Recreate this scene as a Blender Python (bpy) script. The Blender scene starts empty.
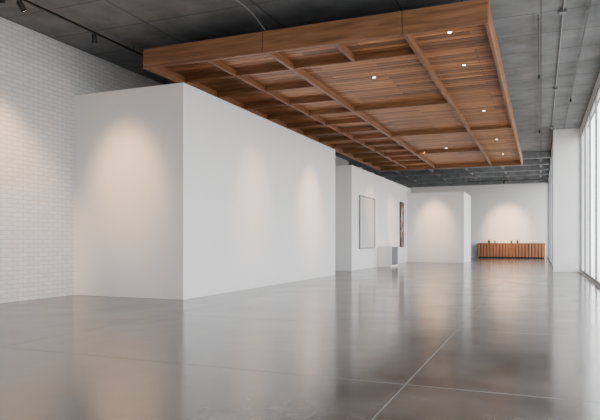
import bpy, bmesh, math, random
from mathutils import Vector, Matrix
random.seed(4)
S=bpy.context.scene
CEIL=5.5; XL=-9.6; XR=1.38; XR2=0.45; Y0=-6.0; Y1=44.0

# ---------------- materials ----------------
def newmat(name):
    m=bpy.data.materials.new(name); m.use_nodes=True
    nt=m.node_tree; b=nt.nodes['Principled BSDF']
    return m,nt,b
def simple(name,col,rough=.5,metal=0,emit=None,es=0,noise=0.0):
    m,nt,b=newmat(name)
    b.inputs['Base Color'].default_value=(*col,1); b.inputs['Roughness'].default_value=rough
    b.inputs['Metallic'].default_value=metal
    if emit: 
        b.inputs['Emission Color'].default_value=(*emit,1); b.inputs['Emission Strength'].default_value=es
    if noise:
        tc=nt.nodes.new('ShaderNodeTexCoord'); n=nt.nodes.new('ShaderNodeTexNoise'); n.inputs['Scale'].default_value=1.3
        n.inputs['Detail'].default_value=6
        r=nt.nodes.new('ShaderNodeValToRGB')
        r.color_ramp.elements[0].position=.3; r.color_ramp.elements[1].position=.7
        r.color_ramp.elements[0].color=(*[c*(1-noise) for c in col],1); r.color_ramp.elements[1].color=(*[min(1,c*(1+noise)) for c in col],1)
        nt.links.new(tc.outputs['Object'],n.inputs['Vector']); nt.links.new(n.outputs['Fac'],r.inputs['Fac']); nt.links.new(r.outputs['Color'],b.inputs['Base Color'])
    return m
M_white=simple('white_plaster',(.82,.815,.81),.55,noise=.012)
M_black=simple('black_metal',(.02,.02,.022),.4,.6)
M_grey=simple('grey_metal',(.22,.225,.235),.4,.6)
M_frame=simple('window_frame_paint',(.22,.23,.25),.4)
M_canvas=simple('pale_canvas',(.56,.57,.57),.6,noise=.04)
M_lamp=simple('lamp_glow',(1,.9,.75),.4,emit=(1,.82,.6),es=18)
M_leaf=simple('leaf_green',(.05,.09,.03),.5,noise=.3)
M_pot=simple('dark_ceramic',(.05,.045,.04),.35)

def brickmat():
    m,nt,b=newmat('painted_brick')
    tc=nt.nodes.new('ShaderNodeTexCoord'); sp=nt.nodes.new('ShaderNodeSeparateXYZ'); cb=nt.nodes.new('ShaderNodeCombineXYZ')
    nt.links.new(tc.outputs['Object'],sp.inputs[0]); nt.links.new(sp.outputs['Y'],cb.inputs['X']); nt.links.new(sp.outputs['Z'],cb.inputs['Y'])
    br=nt.nodes.new('ShaderNodeTexBrick'); br.inputs['Scale'].default_value=1
    br.inputs['Brick Width'].default_value=.26; br.inputs['Row Height'].default_value=.088; br.inputs['Mortar Size'].default_value=.008
    br.inputs['Mortar Smooth'].default_value=.5
    br.inputs['Color1'].default_value=(.72,.72,.725,1); br.inputs['Color2'].default_value=(.66,.66,.665,1); br.inputs['Mortar'].default_value=(.49,.49,.50,1)
    nt.links.new(cb.outputs[0],br.inputs['Vector']); nt.links.new(br.outputs['Color'],b.inputs['Base Color'])
    inv=nt.nodes.new('ShaderNodeMath'); inv.operation='SUBTRACT'; inv.inputs[0].default_value=1
    nt.links.new(br.outputs['Fac'],inv.inputs[1])
    n=nt.nodes.new('ShaderNodeTexNoise'); n.inputs['Scale'].default_value=9; n.inputs['Detail'].default_value=5
    nt.links.new(tc.outputs['Object'],n.inputs['Vector'])
    ad=nt.nodes.new('ShaderNodeMath'); ad.operation='MULTIPLY_ADD'; ad.inputs[1].default_value=.4
    nt.links.new(n.outputs['Fac'],ad.inputs[0]); nt.links.new(inv.outputs[0],ad.inputs[2])
    bp=nt.nodes.new('ShaderNodeBump'); bp.inputs['Strength'].default_value=.5; bp.inputs['Distance'].default_value=.01
    nt.links.new(ad.outputs[0],bp.inputs['Height']); nt.links.new(bp.outputs[0],b.inputs['Normal'])
    b.inputs['Roughness'].default_value=.6
    return m
M_brick=brickmat()

def floormat():
    m,nt,b=newmat('polished_concrete')
    L=nt.links.new; N=nt.nodes.new
    tc=N('ShaderNodeTexCoord')
    n1=N('ShaderNodeTexNoise'); n1.inputs['Scale'].default_value=.9; n1.inputs['Detail'].default_value=9; n1.inputs['Roughness'].default_value=.65; n1.inputs['Distortion'].default_value=.4
    n2=N('ShaderNodeTexNoise'); n2.inputs['Scale'].default_value=5; n2.inputs['Detail'].default_value=9
    L(tc.outputs['Object'],n1.inputs['Vector']); L(tc.outputs['Object'],n2.inputs['Vector'])
    r=N('ShaderNodeValToRGB'); r.color_ramp.elements[0].position=.3; r.color_ramp.elements[1].position=.7
    r.color_ramp.elements[0].color=(.064,.059,.054,1); r.color_ramp.elements[1].color=(.118,.109,.099,1)
    L(n1.outputs['Fac'],r.inputs['Fac'])
    r2=N('ShaderNodeValToRGB'); r2.color_ramp.elements[0].position=.25; r2.color_ramp.elements[1].position=.75; r2.color_ramp.elements[0].color=(.78,.78,.78,1); r2.color_ramp.elements[1].color=(1.18,1.18,1.18,1)
    L(n2.outputs['Fac'],r2.inputs['Fac'])
    mu=N('ShaderNodeMix'); mu.data_type='RGBA'; mu.blend_type='MULTIPLY'; mu.inputs[0].default_value=1
    L(r.outputs['Color'],mu.inputs[6]); L(r2.outputs['Color'],mu.inputs[7])
    sp=N('ShaderNodeSeparateXYZ'); L(tc.outputs['Object'],sp.inputs[0])
    def joint(out,off,per):
        a=N('ShaderNodeMath'); a.operation='SUBTRACT'; a.inputs[1].default_value=off; L(out,a.inputs[0])
        p=N('ShaderNodeMath'); p.operation='PINGPONG'; p.inputs[1].default_value=per/2; L(a.outputs[0],p.inputs[0])
        q=N('ShaderNodeMath'); q.operation='LESS_THAN'; q.inputs[1].default_value=.006; L(p.outputs[0],q.inputs[0]); return q
    j1=joint(sp.outputs['X'],-1.05,4.6); j2=joint(sp.outputs['Y'],4.9,3.3)
    mx=N('ShaderNodeMath'); mx.operation='MAXIMUM'; L(j1.outputs[0],mx.inputs[0]); L(j2.outputs[0],mx.inputs[1])
    mm=N('ShaderNodeMix'); mm.data_type='RGBA'; L(mx.outputs[0],mm.inputs[0]); L(mu.outputs[2],mm.inputs[6]); mm.inputs[7].default_value=(.16,.15,.14,1)
    L(mm.outputs[2],b.inputs['Base Color'])
    rr=N('ShaderNodeMapRange'); rr.inputs['From Min'].default_value=.3; rr.inputs['From Max'].default_value=.7; rr.inputs['To Min'].default_value=.12; rr.inputs['To Max'].default_value=.20
    L(n1.outputs['Fac'],rr.inputs['Value'])
    rj=N('ShaderNodeMath'); rj.operation='MULTIPLY_ADD'; rj.inputs[1].default_value=.5; L(mx.outputs[0],rj.inputs[0]); L(rr.outputs[0],rj.inputs[2]); L(rj.outputs[0],b.inputs['Roughness'])
    bp=N('ShaderNodeBump'); bp.inputs['Strength'].default_value=.06; bp.inputs['Distance'].default_value=.01
    L(n2.outputs['Fac'],bp.inputs['Height']); L(bp.outputs[0],b.inputs['Normal'])
    b.inputs['IOR'].default_value=1.47
    return m
M_floor=floormat()

def ceilmat():
    m,nt,b=newmat('board_formed_concrete'); L=nt.links.new; N=nt.nodes.new
    tc=N('ShaderNodeTexCoord')
    br=N('ShaderNodeTexBrick'); br.offset=0; br.inputs['Scale'].default_value=1; br.inputs['Brick Width'].default_value=2.4; br.inputs['Row Height'].default_value=1.2
    br.inputs['Mortar Size'].default_value=.014
    br.inputs['Color1'].default_value=(.215,.223,.232,1); br.inputs['Color2'].default_value=(.175,.182,.19,1); br.inputs['Mortar'].default_value=(.08,.083,.088,1)
    L(tc.outputs['Object'],br.inputs['Vector'])
    n=N('ShaderNodeTexNoise'); n.inputs['Scale'].default_value=1.2; n.inputs['Detail'].default_value=9; n.inputs['Roughness'].default_value=.65
    L(tc.outputs['Object'],n.inputs['Vector'])
    r=N('ShaderNodeValToRGB'); r.color_ramp.elements[0].position=.3; r.color_ramp.elements[1].position=.7
    r.color_ramp.elements[0].color=(.6,.6,.6,1); r.color_ramp.elements[1].color=(1.25,1.25,1.25,1); L(n.outputs['Fac'],r.inputs['Fac'])
    mu=N('ShaderNodeMix'); mu.data_type='RGBA'; mu.blend_type='MULTIPLY'; mu.inputs[0].default_value=1
    L(br.outputs['Color'],mu.inputs[6]); L(r.outputs['Color'],mu.inputs[7]); L(mu.outputs[2],b.inputs['Base Color'])
    b.inputs['Roughness'].default_value=.75
    return m
M_ceil=ceilmat()

def woodmat(name,along='X',boards=True,c1=(.36,.185,.085),c2=(.22,.105,.045),bw=.18,bl=3.2):
    m,nt,b=newmat(name); L=nt.links.new; N=nt.nodes.new
    tc=N('ShaderNodeTexCoord'); sp=N('ShaderNodeSeparateXYZ'); L(tc.outputs['Object'],sp.inputs[0])
    cb=N('ShaderNodeCombineXYZ')
    if along=='X': order=('X','Y','Z')
    elif along=='Y': order=('Y','X','Z')
    elif along=='XZ': order=('X','Z','Y')
    else: order=('Z','X','Y')
    for i,k in enumerate(order): L(sp.outputs[k],cb.inputs[i])
    mp=N('ShaderNodeMapping'); mp.inputs['Scale'].default_value=(1.1,16,16); L(cb.outputs[0],mp.inputs['Vector'])
    n=N('ShaderNodeTexNoise'); n.inputs['Scale'].default_value=1; n.inputs['Detail'].default_value=7; n.inputs['Distortion'].default_value=.5
    L(mp.outputs[0],n.inputs['Vector'])
    r=N('ShaderNodeValToRGB'); r.color_ramp.elements[0].position=.3; r.color_ramp.elements[1].position=.72
    r.color_ramp.elements[0].color=(*c2,1); r.color_ramp.elements[1].color=(*c1,1); L(n.outputs['Fac'],r.inputs['Fac'])
    out=r.outputs['Color']
    if boards:
        br=N('ShaderNodeTexBrick'); br.inputs['Scale'].default_value=1; br.inputs['Brick Width'].default_value=bl; br.inputs['Row Height'].default_value=bw
        br.inputs['Mortar Size'].default_value=.005; br.offset=.37
        br.inputs['Color1'].default_value=(1.5,1.42,1.32,1); br.inputs['Color2'].default_value=(.55,.51,.47,1); br.inputs['Mortar'].default_value=(.2,.18,.16,1)
        L(cb.outputs[0],br.inputs['Vector'])
        mu=N('ShaderNodeMix'); mu.data_type='RGBA'; mu.blend_type='MULTIPLY'; mu.inputs[0].default_value=1
        L(out,mu.inputs[6]); L(br.outputs['Color'],mu.inputs[7]); out=mu.outputs[2]
    L(out,b.inputs['Base Color']); b.inputs['Roughness'].default_value=.45
    return m
W1=(.30,.137,.062); W2=(.15,.064,.028)
M_plank=woodmat('wood_planks','X',c1=(.42,.20,.095),c2=(.23,.10,.044))
M_fascia_x=woodmat('wood_fascia','XZ',boards=False,c1=(.34,.158,.075),c2=(.15,.065,.029))
M_beam_y=woodmat('wood_beam','Y',boards=False,c1=W1,c2=W2)
M_beam_x=woodmat('wood_cross_beam','X',boards=False,c1=W1,c2=W2)
M_slat=woodmat('wood_slat','Z',boards=False,c1=(.50,.19,.078),c2=(.26,.09,.035))
M_deck=simple('dark_deck',(.05,.03,.02),.7)

def glassmat():
    m=bpy.data.materials.new('clear_glass'); m.use_nodes=True; nt=m.node_tree; nt.nodes.clear()
    o=nt.nodes.new('ShaderNodeOutputMaterial'); t=nt.nodes.new('ShaderNodeBsdfTransparent'); g=nt.nodes.new('ShaderNodeBsdfGlossy'); g.inputs['Roughness'].default_value=.02
    x=nt.nodes.new('ShaderNodeMixShader'); x.inputs[0].default_value=.06
    nt.links.new(t.outputs[0],x.inputs[1]); nt.links.new(g.outputs[0],x.inputs[2]); nt.links.new(x.outputs[0],o.inputs[0]); return m
M_glass=glassmat()

def artmat():
    m,nt,b=newmat('abstract_print'); L=nt.links.new; N=nt.nodes.new
    tc=N('ShaderNodeTexCoord'); v=N('ShaderNodeTexVoronoi'); v.inputs['Scale'].default_value=3.6
    L(tc.outputs['Object'],v.inputs['Vector'])
    sp=N('ShaderNodeSeparateColor'); L(v.outputs['Color'],sp.inputs[0])
    r=N('ShaderNodeValToRGB'); r.color_ramp.interpolation='CONSTANT'
    e=r.color_ramp.elements; e[0].color=(.22,.05,.04,1); e[1].position=.35; e[1].color=(.06,.055,.06,1)
    for p,c in((.6,(.4,.36,.32,1)),(.8,(.25,.09,.05,1))):
        k=e.new(p); k.color=c
    L(sp.outputs[0],r.inputs['Fac']); L(r.outputs['Color'],b.inputs['Base Color']); return m
M_art=artmat()

# ---------------- mesh helpers ----------------
class MB:
    def __init__(s): s.bm=bmesh.new(); s.mats=[]
    def mi(s,m):
        if m not in s.mats: s.mats.append(m)
        return s.mats.index(m)
    def box(s,x0,x1,y0,y1,z0,z1,m):
        r=bmesh.ops.create_cube(s.bm,size=1,matrix=Matrix.Translation(((x0+x1)/2,(y0+y1)/2,(z0+z1)/2))@Matrix.Diagonal((x1-x0,y1-y0,z1-z0,1)))
        i=s.mi(m)
        for v in r['verts']:
            for f in v.link_faces: f.material_index=i
    def cyl(s,p,q,r,m,r2=None,seg=16):
        p=Vector(p);q=Vector(q);d=q-p
        M=Matrix.Translation((p+q)/2)@d.to_track_quat('Z','Y').to_matrix().to_4x4()
        k=bmesh.ops.create_cone(s.bm,cap_ends=True,segments=seg,radius1=r,radius2=r if r2 is None else r2,depth=d.length,matrix=M)
        i=s.mi(m)
        for v in k['verts']:
            for f in v.link_faces: f.material_index=i
    def obj(s,name,parent=None,bevel=0):
        me=bpy.data.meshes.new(name); s.bm.to_mesh(me); s.bm.free()
        for m in s.mats: me.materials.append(m)
        o=bpy.data.objects.new(name,me); S.collection.objects.link(o)
        if parent: o.parent=parent
        if bevel:
            b=o.modifiers.new('bevel','BEVEL'); b.width=bevel; b.segments=2; b.limit_method='ANGLE'
        return o
def empty(name):
    o=bpy.data.objects.new(name,None); S.collection.objects.link(o); return o
def one(name,x0,x1,y0,y1,z0,z1,m,bevel=0,parent=None):
    b=MB(); b.box(x0,x1,y0,y1,z0,z1,m); return b.obj(name,parent,bevel)

# ---------------- shell ----------------
one('floor',XL-.3,XR+.3,Y0-.3,Y1+.3,-.2,0,M_floor)
one('wall_left',XL-.3,XL,Y0-.3,Y1+.3,0,CEIL,M_brick)
one('wall_back',XL,XR+.3,Y1,Y1+.3,0,CEIL,M_white)
WX0,WX1=-3.4,.6  # opening added in the unseen wall to let in light
b=MB(); b.box(XL,WX0,Y0-.3,Y0,0,CEIL,M_white); b.box(WX1,XR+.3,Y0-.3,Y0,0,CEIL,M_white)
b.box(WX0,WX1,Y0-.3,Y0,4.0,CEIL,M_white); b.box(WX0,WX1,Y0-.3,Y0,0,.4,M_white); b.obj('wall_front')
b=MB(); b.box(XR,XR+.12,Y0,24.8,5.2,CEIL,M_white); b.box(XR,XR+.12,Y0,24.8,0,.06,M_white)
b.box(XR2,XR2+.12,25.3,Y1,5.2,CEIL,M_white); b.box(XR2,XR2+.12,25.3,Y1,0,.06,M_white); b.obj('wall_right')
one('column',.43,XR+.3,24.8,25.3,0,CEIL,M_white,.01)

def window(name,x,y0,y1,z0,z1,step):
    e=MB(); w=.07
    e.box(x+.01,x+.05,y0,y1,z0,z0+w,M_frame); e.box(x+.01,x+.05,y0,y1,z1-w,z1,M_frame)
    n=max(1,round((y1-y0)/step)); 
    for i in range(n+1):
        y=y0+(y1-y0)*i/n; y=min(max(y,y0+w/2),y1-w/2)
        e.box(x+.005,x+.06,y-w/2,y+w/2,z0,z1,M_frame)
    e.box(x+.025,x+.033,y0+.01,y1-.01,z0+.01,z1-.01,M_glass)
    return e.obj(name)
window('window_1',XR,Y0,24.8,.06,5.2,2.2)
window('window_2',XR2,25.3,Y1,.06,5.2,4.6)
e=MB()
for i in range(4):
    x=WX0+(WX1-WX0)*i/3; x=min(max(x,WX0+.025),WX1-.025); e.box(x-.025,x+.025,Y0-.22,Y0-.08,.4,4.0,M_frame)
e.box(WX0,WX1,Y0-.22,Y0-.08,.4,.45,M_frame); e.box(WX0,WX1,Y0-.22,Y0-.08,3.95,4.0,M_frame)
e.box(WX0+.01,WX1-.01,Y0-.155,Y0-.145,.41,3.99,M_glass); e.obj('added_light_window')  # unseen window behind the camera, added to light the block's near face

one('ceiling',XL-.3,XR+.3,Y0-.3,Y1+.3,CEIL,CEIL+.3,M_ceil)
b=MB()
for y in (30.6,33.2,35.8,38.4,41.0,43.6):
    b.box(XL,XR2,y-.15,y+.15,CEIL-.32,CEIL,M_ceil)
for x in (-8,-6,-4,-2,0):
    b.box(x-.06,x+.06,30.7,Y1,CEIL-.2,CEIL,M_ceil)
b.obj('ceiling_beams')  # concrete beams under the far part of the ceiling

# ---------------- gallery volumes ----------------
one('partition_block',XL,-6.74,10.22,19.8,0,4.43,M_white,.006)
one('wall_inner',XL,-7.0,22.6,34.2,0,4.24,M_white,.006)
one('partition_wall',-6.995,-3.9,33.3,36.6,0,3.9,M_white,.006)

# ---------------- suspended wood ceiling ----------------
P=empty('suspended_wood_canopy')
px0,px1,py0,py1,z0,z1=-7.5,-.78,9.9,29.0,4.7,5.1
one('deck',px0+.06,px1-.06,py0+.06,py1-.06,4.95,5.02,M_deck,parent=P)
b=MB(); k=0
while py0+.18*(k+1)<py1:
    ya=py0+.18*k; 
    b.box(px0+.06,px1-.06,max(ya+.011,py0+.061),min(ya+.169,py1-.061),4.915,4.95,M_plank); k+=1
b.obj('planks',P)
PB=4.915
b=MB(); xs=[px0,-4.8,-2.18,px1]
for i in range(3):
    for yy in (py0,py1-.06):
        b.box(xs[i]+.006,xs[i+1]-.006,yy,yy+.06,z0,z1,M_fascia_x)
b.obj('fascia_ends',P,.005)
b=MB()
for x in (px0,px1-.06): b.box(x,x+.06,py0+.06,py1-.06,z0,z1,M_beam_y)
b.obj('fascia_sides',P,.005)
b=MB()
for x in (-4.8,-2.18): b.box(x-.035,x+.035,py0+.06,py1-.06,z0+.06,PB,M_beam_y)
b.box(-6.18,-6.12,py0+.06,py1-.06,z0+.08,PB,M_beam_y)
b.box(-3.50,-3.44,py0+.06,11.35,z0+.08,PB,M_beam_y)
b.obj('long_beams',P,.004)
b=MB()
y=11.35
while y<28.6:
    b.box(px0+.06,-4.835,y-.025,y+.025,z0+.08,PB,M_beam_x); y+=1.45
for y in (11.35,15.7,20.05,24.4): b.box(-4.765,-2.215,y-.03,y+.03,z0+.09,PB,M_beam_x)
for y in (20.05,): b.box(-2.145,px1-.06,y-.02,y+.02,z0+.12,PB,M_beam_x)
b.obj('cross_beams',P,.003)
b=MB()
for x in (-6.9,-4.2,-1.3):
    for y in (10.8,15.5,20,24.5,28.3): b.cyl((x,y,5.0),(x,y,CEIL),.012,M_black,seg=8)
b.obj('hanger_rods',P)
b=MB(); dl=[(-1.5,10.7),(-1.5,12.8),(-3.5,13.0),(-1.5,17.5),(-3.5,20.6),(-1.5,22.6),(-3.5,24),(-1.5,26.5)]
for x,y in dl:
    b.cyl((x,y,4.903),(x,y,4.92),.05,M_grey,seg=20); b.cyl((x,y,4.899),(x,y,4.915),.032,M_lamp,seg=20)
b.obj('recessed_downlights',P)

# ---------------- spot lights / tracks ----------------
def spot(name,loc,tgt,power,ang=70,parent=None,blend=1.0,col=(1,.58,.29),size=.22):
    l=bpy.data.lights.new(name,'SPOT'); l.energy=power; l.spot_size=math.radians(ang); l.spot_blend=blend; l.color=col; l.shadow_soft_size=size
    o=bpy.data.objects.new(name,l); S.collection.objects.link(o); o.location=loc
    o.rotation_euler=(Vector(tgt)-Vector(loc)).to_track_quat('-Z','Y').to_euler()
    if parent: o.parent=parent
    return o
def track(x,ya,yb,heads,alongx=False,zt=CEIL,drop=.12,hs=1.0,rw=.018):
    T=empty('track_light'); b=MB(); z=zt-drop
    if alongx: b.box(ya,yb,x-rw,x+rw,z-rw,z+rw,M_black)
    else: b.box(x-rw,x+rw,ya,yb,z-rw,z+rw,M_black)
    n=max(2,int((yb-ya)/3)+1)
    for i in range(n):
        t=ya+.1+(yb-ya-.2)*i/(n-1)
        p=(t,x) if alongx else (x,t)
        b.cyl((*p,z),(*p,zt),.008,M_black,seg=8)
    b.obj('rail',T)
    for k,(t,tgt,pw,ang) in enumerate(heads):
        p=Vector((t,x,z-.12*hs)) if alongx else Vector((x,t,z-.12*hs))
        d=(Vector(tgt)-p).normalized()
        h=MB(); h.cyl((p.x,p.y,z),(p.x,p.y,z-.12*hs),.01,M_black,seg=8)
        h.cyl(p-d*.09*hs,p+d*.09*hs,.045*hs,M_black,.052*hs); h.cyl(p+d*.085*hs,p+d*.093*hs,.038*hs,M_lamp if pw else M_grey)
        h.obj('spot_head_%d'%(k+1),T)
        if pw: spot('spot_lamp_%d'%(k+1),p+d*.11,tgt,pw,ang,T)
    return T
track(-8.3,-2,17,[(5.6,(XL,5.6,2.5),500,44),(7.2,(XL,8.75,2.4),1250,40),(7.6,(-8.15,10.22,2.45),1150,38),(9.4,(-8.6,10.22,1.2),0,20),(12.5,(XL,12.5,2.8),0,34),(15.5,(XL,15.5,2.8),0,34)])
track(.8,6,24,[(11,(.5,11,0),0,50),(19,(.5,19,0),0,50)],hs=.5,rw=.014)
track(-.05,12,30,[(16,(-.5,16.3,0),0,50),(24,(-.5,24,0),0,50)],hs=.5,rw=.012)
track(30.9,-6.9,-3.4,[(-5.5,(-5.5,33.3,2.1),1350,42)],alongx=True,drop=.42)
track(40.0,-4.5,.2,[(-2.2,(-2.2,Y1,2.1),2600,46)],alongx=True,drop=.42)
for k,(loc,tgt,pw,ang) in enumerate([((-4.0,13.4,4.85),(-6.74,13.4,2.45),560,40),((-4.0,17.2,4.85),(-6.74,17.4,2.35),1250,40),
    ((-4.4,24.4,4.88),(-7,25.6,2.5),850,40),((-4.4,28.2,4.88),(-7,29.5,2.3),850,40)]):
    spot('accent_lamp_%d'%(k+1),loc,tgt,pw,ang,P)
for k,(x,y) in enumerate(dl):
    spot('down_lamp_%d'%(k+1),(x,y,4.88),(x,y,0),45,80,P,size=.05)
cu=bpy.data.curves.new('ceiling_conduit','CURVE'); cu.dimensions='3D'; cu.bevel_depth=.016
s=cu.splines.new('BEZIER'); pts=[(-4.9,8.0,CEIL-.02),(-4.9,8.1,5.36),(-4.75,9.2,5.26),(-4.75,9.9,5.12)]
s.bezier_points.add(3)
for p,c in zip(s.bezier_points,pts): p.co=c; p.handle_left_type=p.handle_right_type='AUTO'
cu.materials.append(M_grey)
o=bpy.data.objects.new('ceiling_conduit',cu); S.collection.objects.link(o)
b=MB(); b.cyl((.38,8,CEIL-.04),(.38,30,CEIL-.04),.014,M_grey,seg=10)
for y in (12,18,24): b.box(.32,.44,y-.07,y+.07,CEIL-.07,CEIL-.012,M_grey)
b.obj('electrical_conduit')

# ---------------- art ----------------
def frame(name,x,y0,y1,z0,z1,mat,fm,w=.04):
    b=MB(); b.box(x,x+.03,y0+w,y1-w,z0+w,z1-w,mat)
    b.box(x,x+.06,y0,y0+w,z0,z1,fm); b.box(x,x+.06,y1-w,y1,z0,z1,fm)
    b.box(x,x+.06,y0+w,y1-w,z0,z0+w,fm); b.box(x,x+.06,y0+w,y1-w,z1-w,z1,fm); return b.obj(name)
frame('framed_canvas',-6.998,23.6,26.0,.87,3.11,M_canvas,M_frame,.05)
frame('framed_abstract_print',-6.998,31.2,32.0,.87,3.3,M_art,M_black,.04)

# ---------------- radiator cabinet with slatted grille ----------------
B=empty('radiator_cabinet'); b=MB(); X0,X1,Ya,Yb,H=-6.99,-6.34,26.6,28.0,.93
b.box(X0,X1,Ya,Ya+.05,0,H,M_white); b.box(X0,X1,Yb-.05,Yb,0,H,M_white); b.box(X0-.0,X1+.01,Ya-.01,Yb+.01,H,H+.03,M_white)
b.box(X0,X1,Ya+.05,Yb-.05,0,.08,M_white); b.box(X0,X1-.08,Ya+.05,Yb-.05,.08,H,M_black)
b.obj('casing',B,.003)
b=MB(); y=Ya+.10
while y<Yb-.12:
    b.box(X1-.06,X1-.01,y,y+.05,.08,H,M_frame); y+=.13
b.obj('grille_slats',B)

# ---------------- slatted credenza ----------------
C=empty('slatted_wood_credenza'); cx0,cx1,cy0,cy1,ch=-4.13,.25,43.3,43.9,1.06
b=MB(); b.box(cx0+.05,cx1-.05,cy0+.06,cy1,0,.08,M_black); b.box(cx0,cx1,cy0+.03,cy1,.08,ch-.04,M_deck); b.box(cx0-.02,cx1+.02,cy0-.02,cy1,ch-.04,ch,M_slat)
b.obj('body',C,.004)
b=MB(); x=cx0
while x<cx1-.07:
    b.box(x,x+.15,cy0,cy0+.04,.1,ch-.05,M_slat); x+=.21
b.obj('front_slats',C)
def plant(x,y,z,s):
    T=empty('potted_plant'); b=MB(); b.cyl((x,y,z),(x,y,z+.13*s),.07*s,M_pot,.09*s); b.obj('pot',T)
    b=MB(); i=b.mi(M_leaf)
    for k in range(22):
        a=random.random()*6.28; el=random.uniform(.3,1.3); l=random.uniform(.12,.22)*s
        d=Vector((math.cos(a)*math.cos(el),math.sin(a)*math.cos(el),math.sin(el))); w=Vector((-math.sin(a),math.cos(a),0))*.025*s
        p=Vector((x,y,z+.12*s)); v=[b.bm.verts.new(q) for q in (p,p+d*l*.5+w,p+d*l-Vector((0,0,.02)),p+d*l*.5-w)]
        f=b.bm.faces.new(v); f.material_index=i
    b.obj('leaves',T)
plant(-3.4,43.6,ch,1.0); plant(-3.0,43.6,ch,.7); plant(-1.9,43.6,ch,.8); plant(-1.5,43.6,ch,.9)

# ---------------- sky + window portals ----------------
w=bpy.data.worlds.new('overcast_sky'); S.world=w; w.use_nodes=True; nt=w.node_tree
bg=nt.nodes['Background']; tc=nt.nodes.new('ShaderNodeTexCoord'); sp=nt.nodes.new('ShaderNodeSeparateXYZ'); r=nt.nodes.new('ShaderNodeValToRGB')
mr=nt.nodes.new('ShaderNodeMapRange'); mr.inputs['From Min'].default_value=-1; mr.inputs['From Max'].default_value=1
nt.links.new(tc.outputs['Generated'],sp.inputs[0]); nt.links.new(sp.outputs['Z'],mr.inputs['Value']); nt.links.new(mr.outputs[0],r.inputs['Fac'])
e=r.color_ramp.elements; e[0].position=.46; e[0].color=(.45,.445,.43,1); e[1].position=.5; e[1].color=(.97,.98,1,1)
nt.links.new(r.outputs['Color'],bg.inputs['Color']); bg.inputs['Strength'].default_value=6.0
def portal(loc,rot,sx,sy):
    l=bpy.data.lights.new('window_portal','AREA'); l.shape='RECTANGLE'; l.size=sx; l.size_y=sy; l.cycles.is_portal=True
    o=bpy.data.objects.new('window_portal',l); S.collection.objects.link(o); o.location=loc; o.rotation_euler=rot
portal((XR+.10,9.4,2.63),(0,math.radians(90),0),5.1,30.7)
portal((XR2+.10,34.65,2.63),(0,math.radians(90),0),5.1,18.6)
portal(((WX0+WX1)/2,Y0-.27,2.2),(math.radians(90),0,math.radians(0)),4,3.6)  # portal for the added window behind the camera

# ---------------- camera ----------------
cam=bpy.data.cameras.new('camera'); co=bpy.data.objects.new('camera',cam); S.collection.objects.link(co)
co.location=(0,0,1.2); co.rotation_euler=(math.radians(90),0,math.atan2(241,590))
cam.sensor_width=36; cam.lens=36*590/600; cam.shift_y=31/600; cam.clip_end=200
S.camera=co
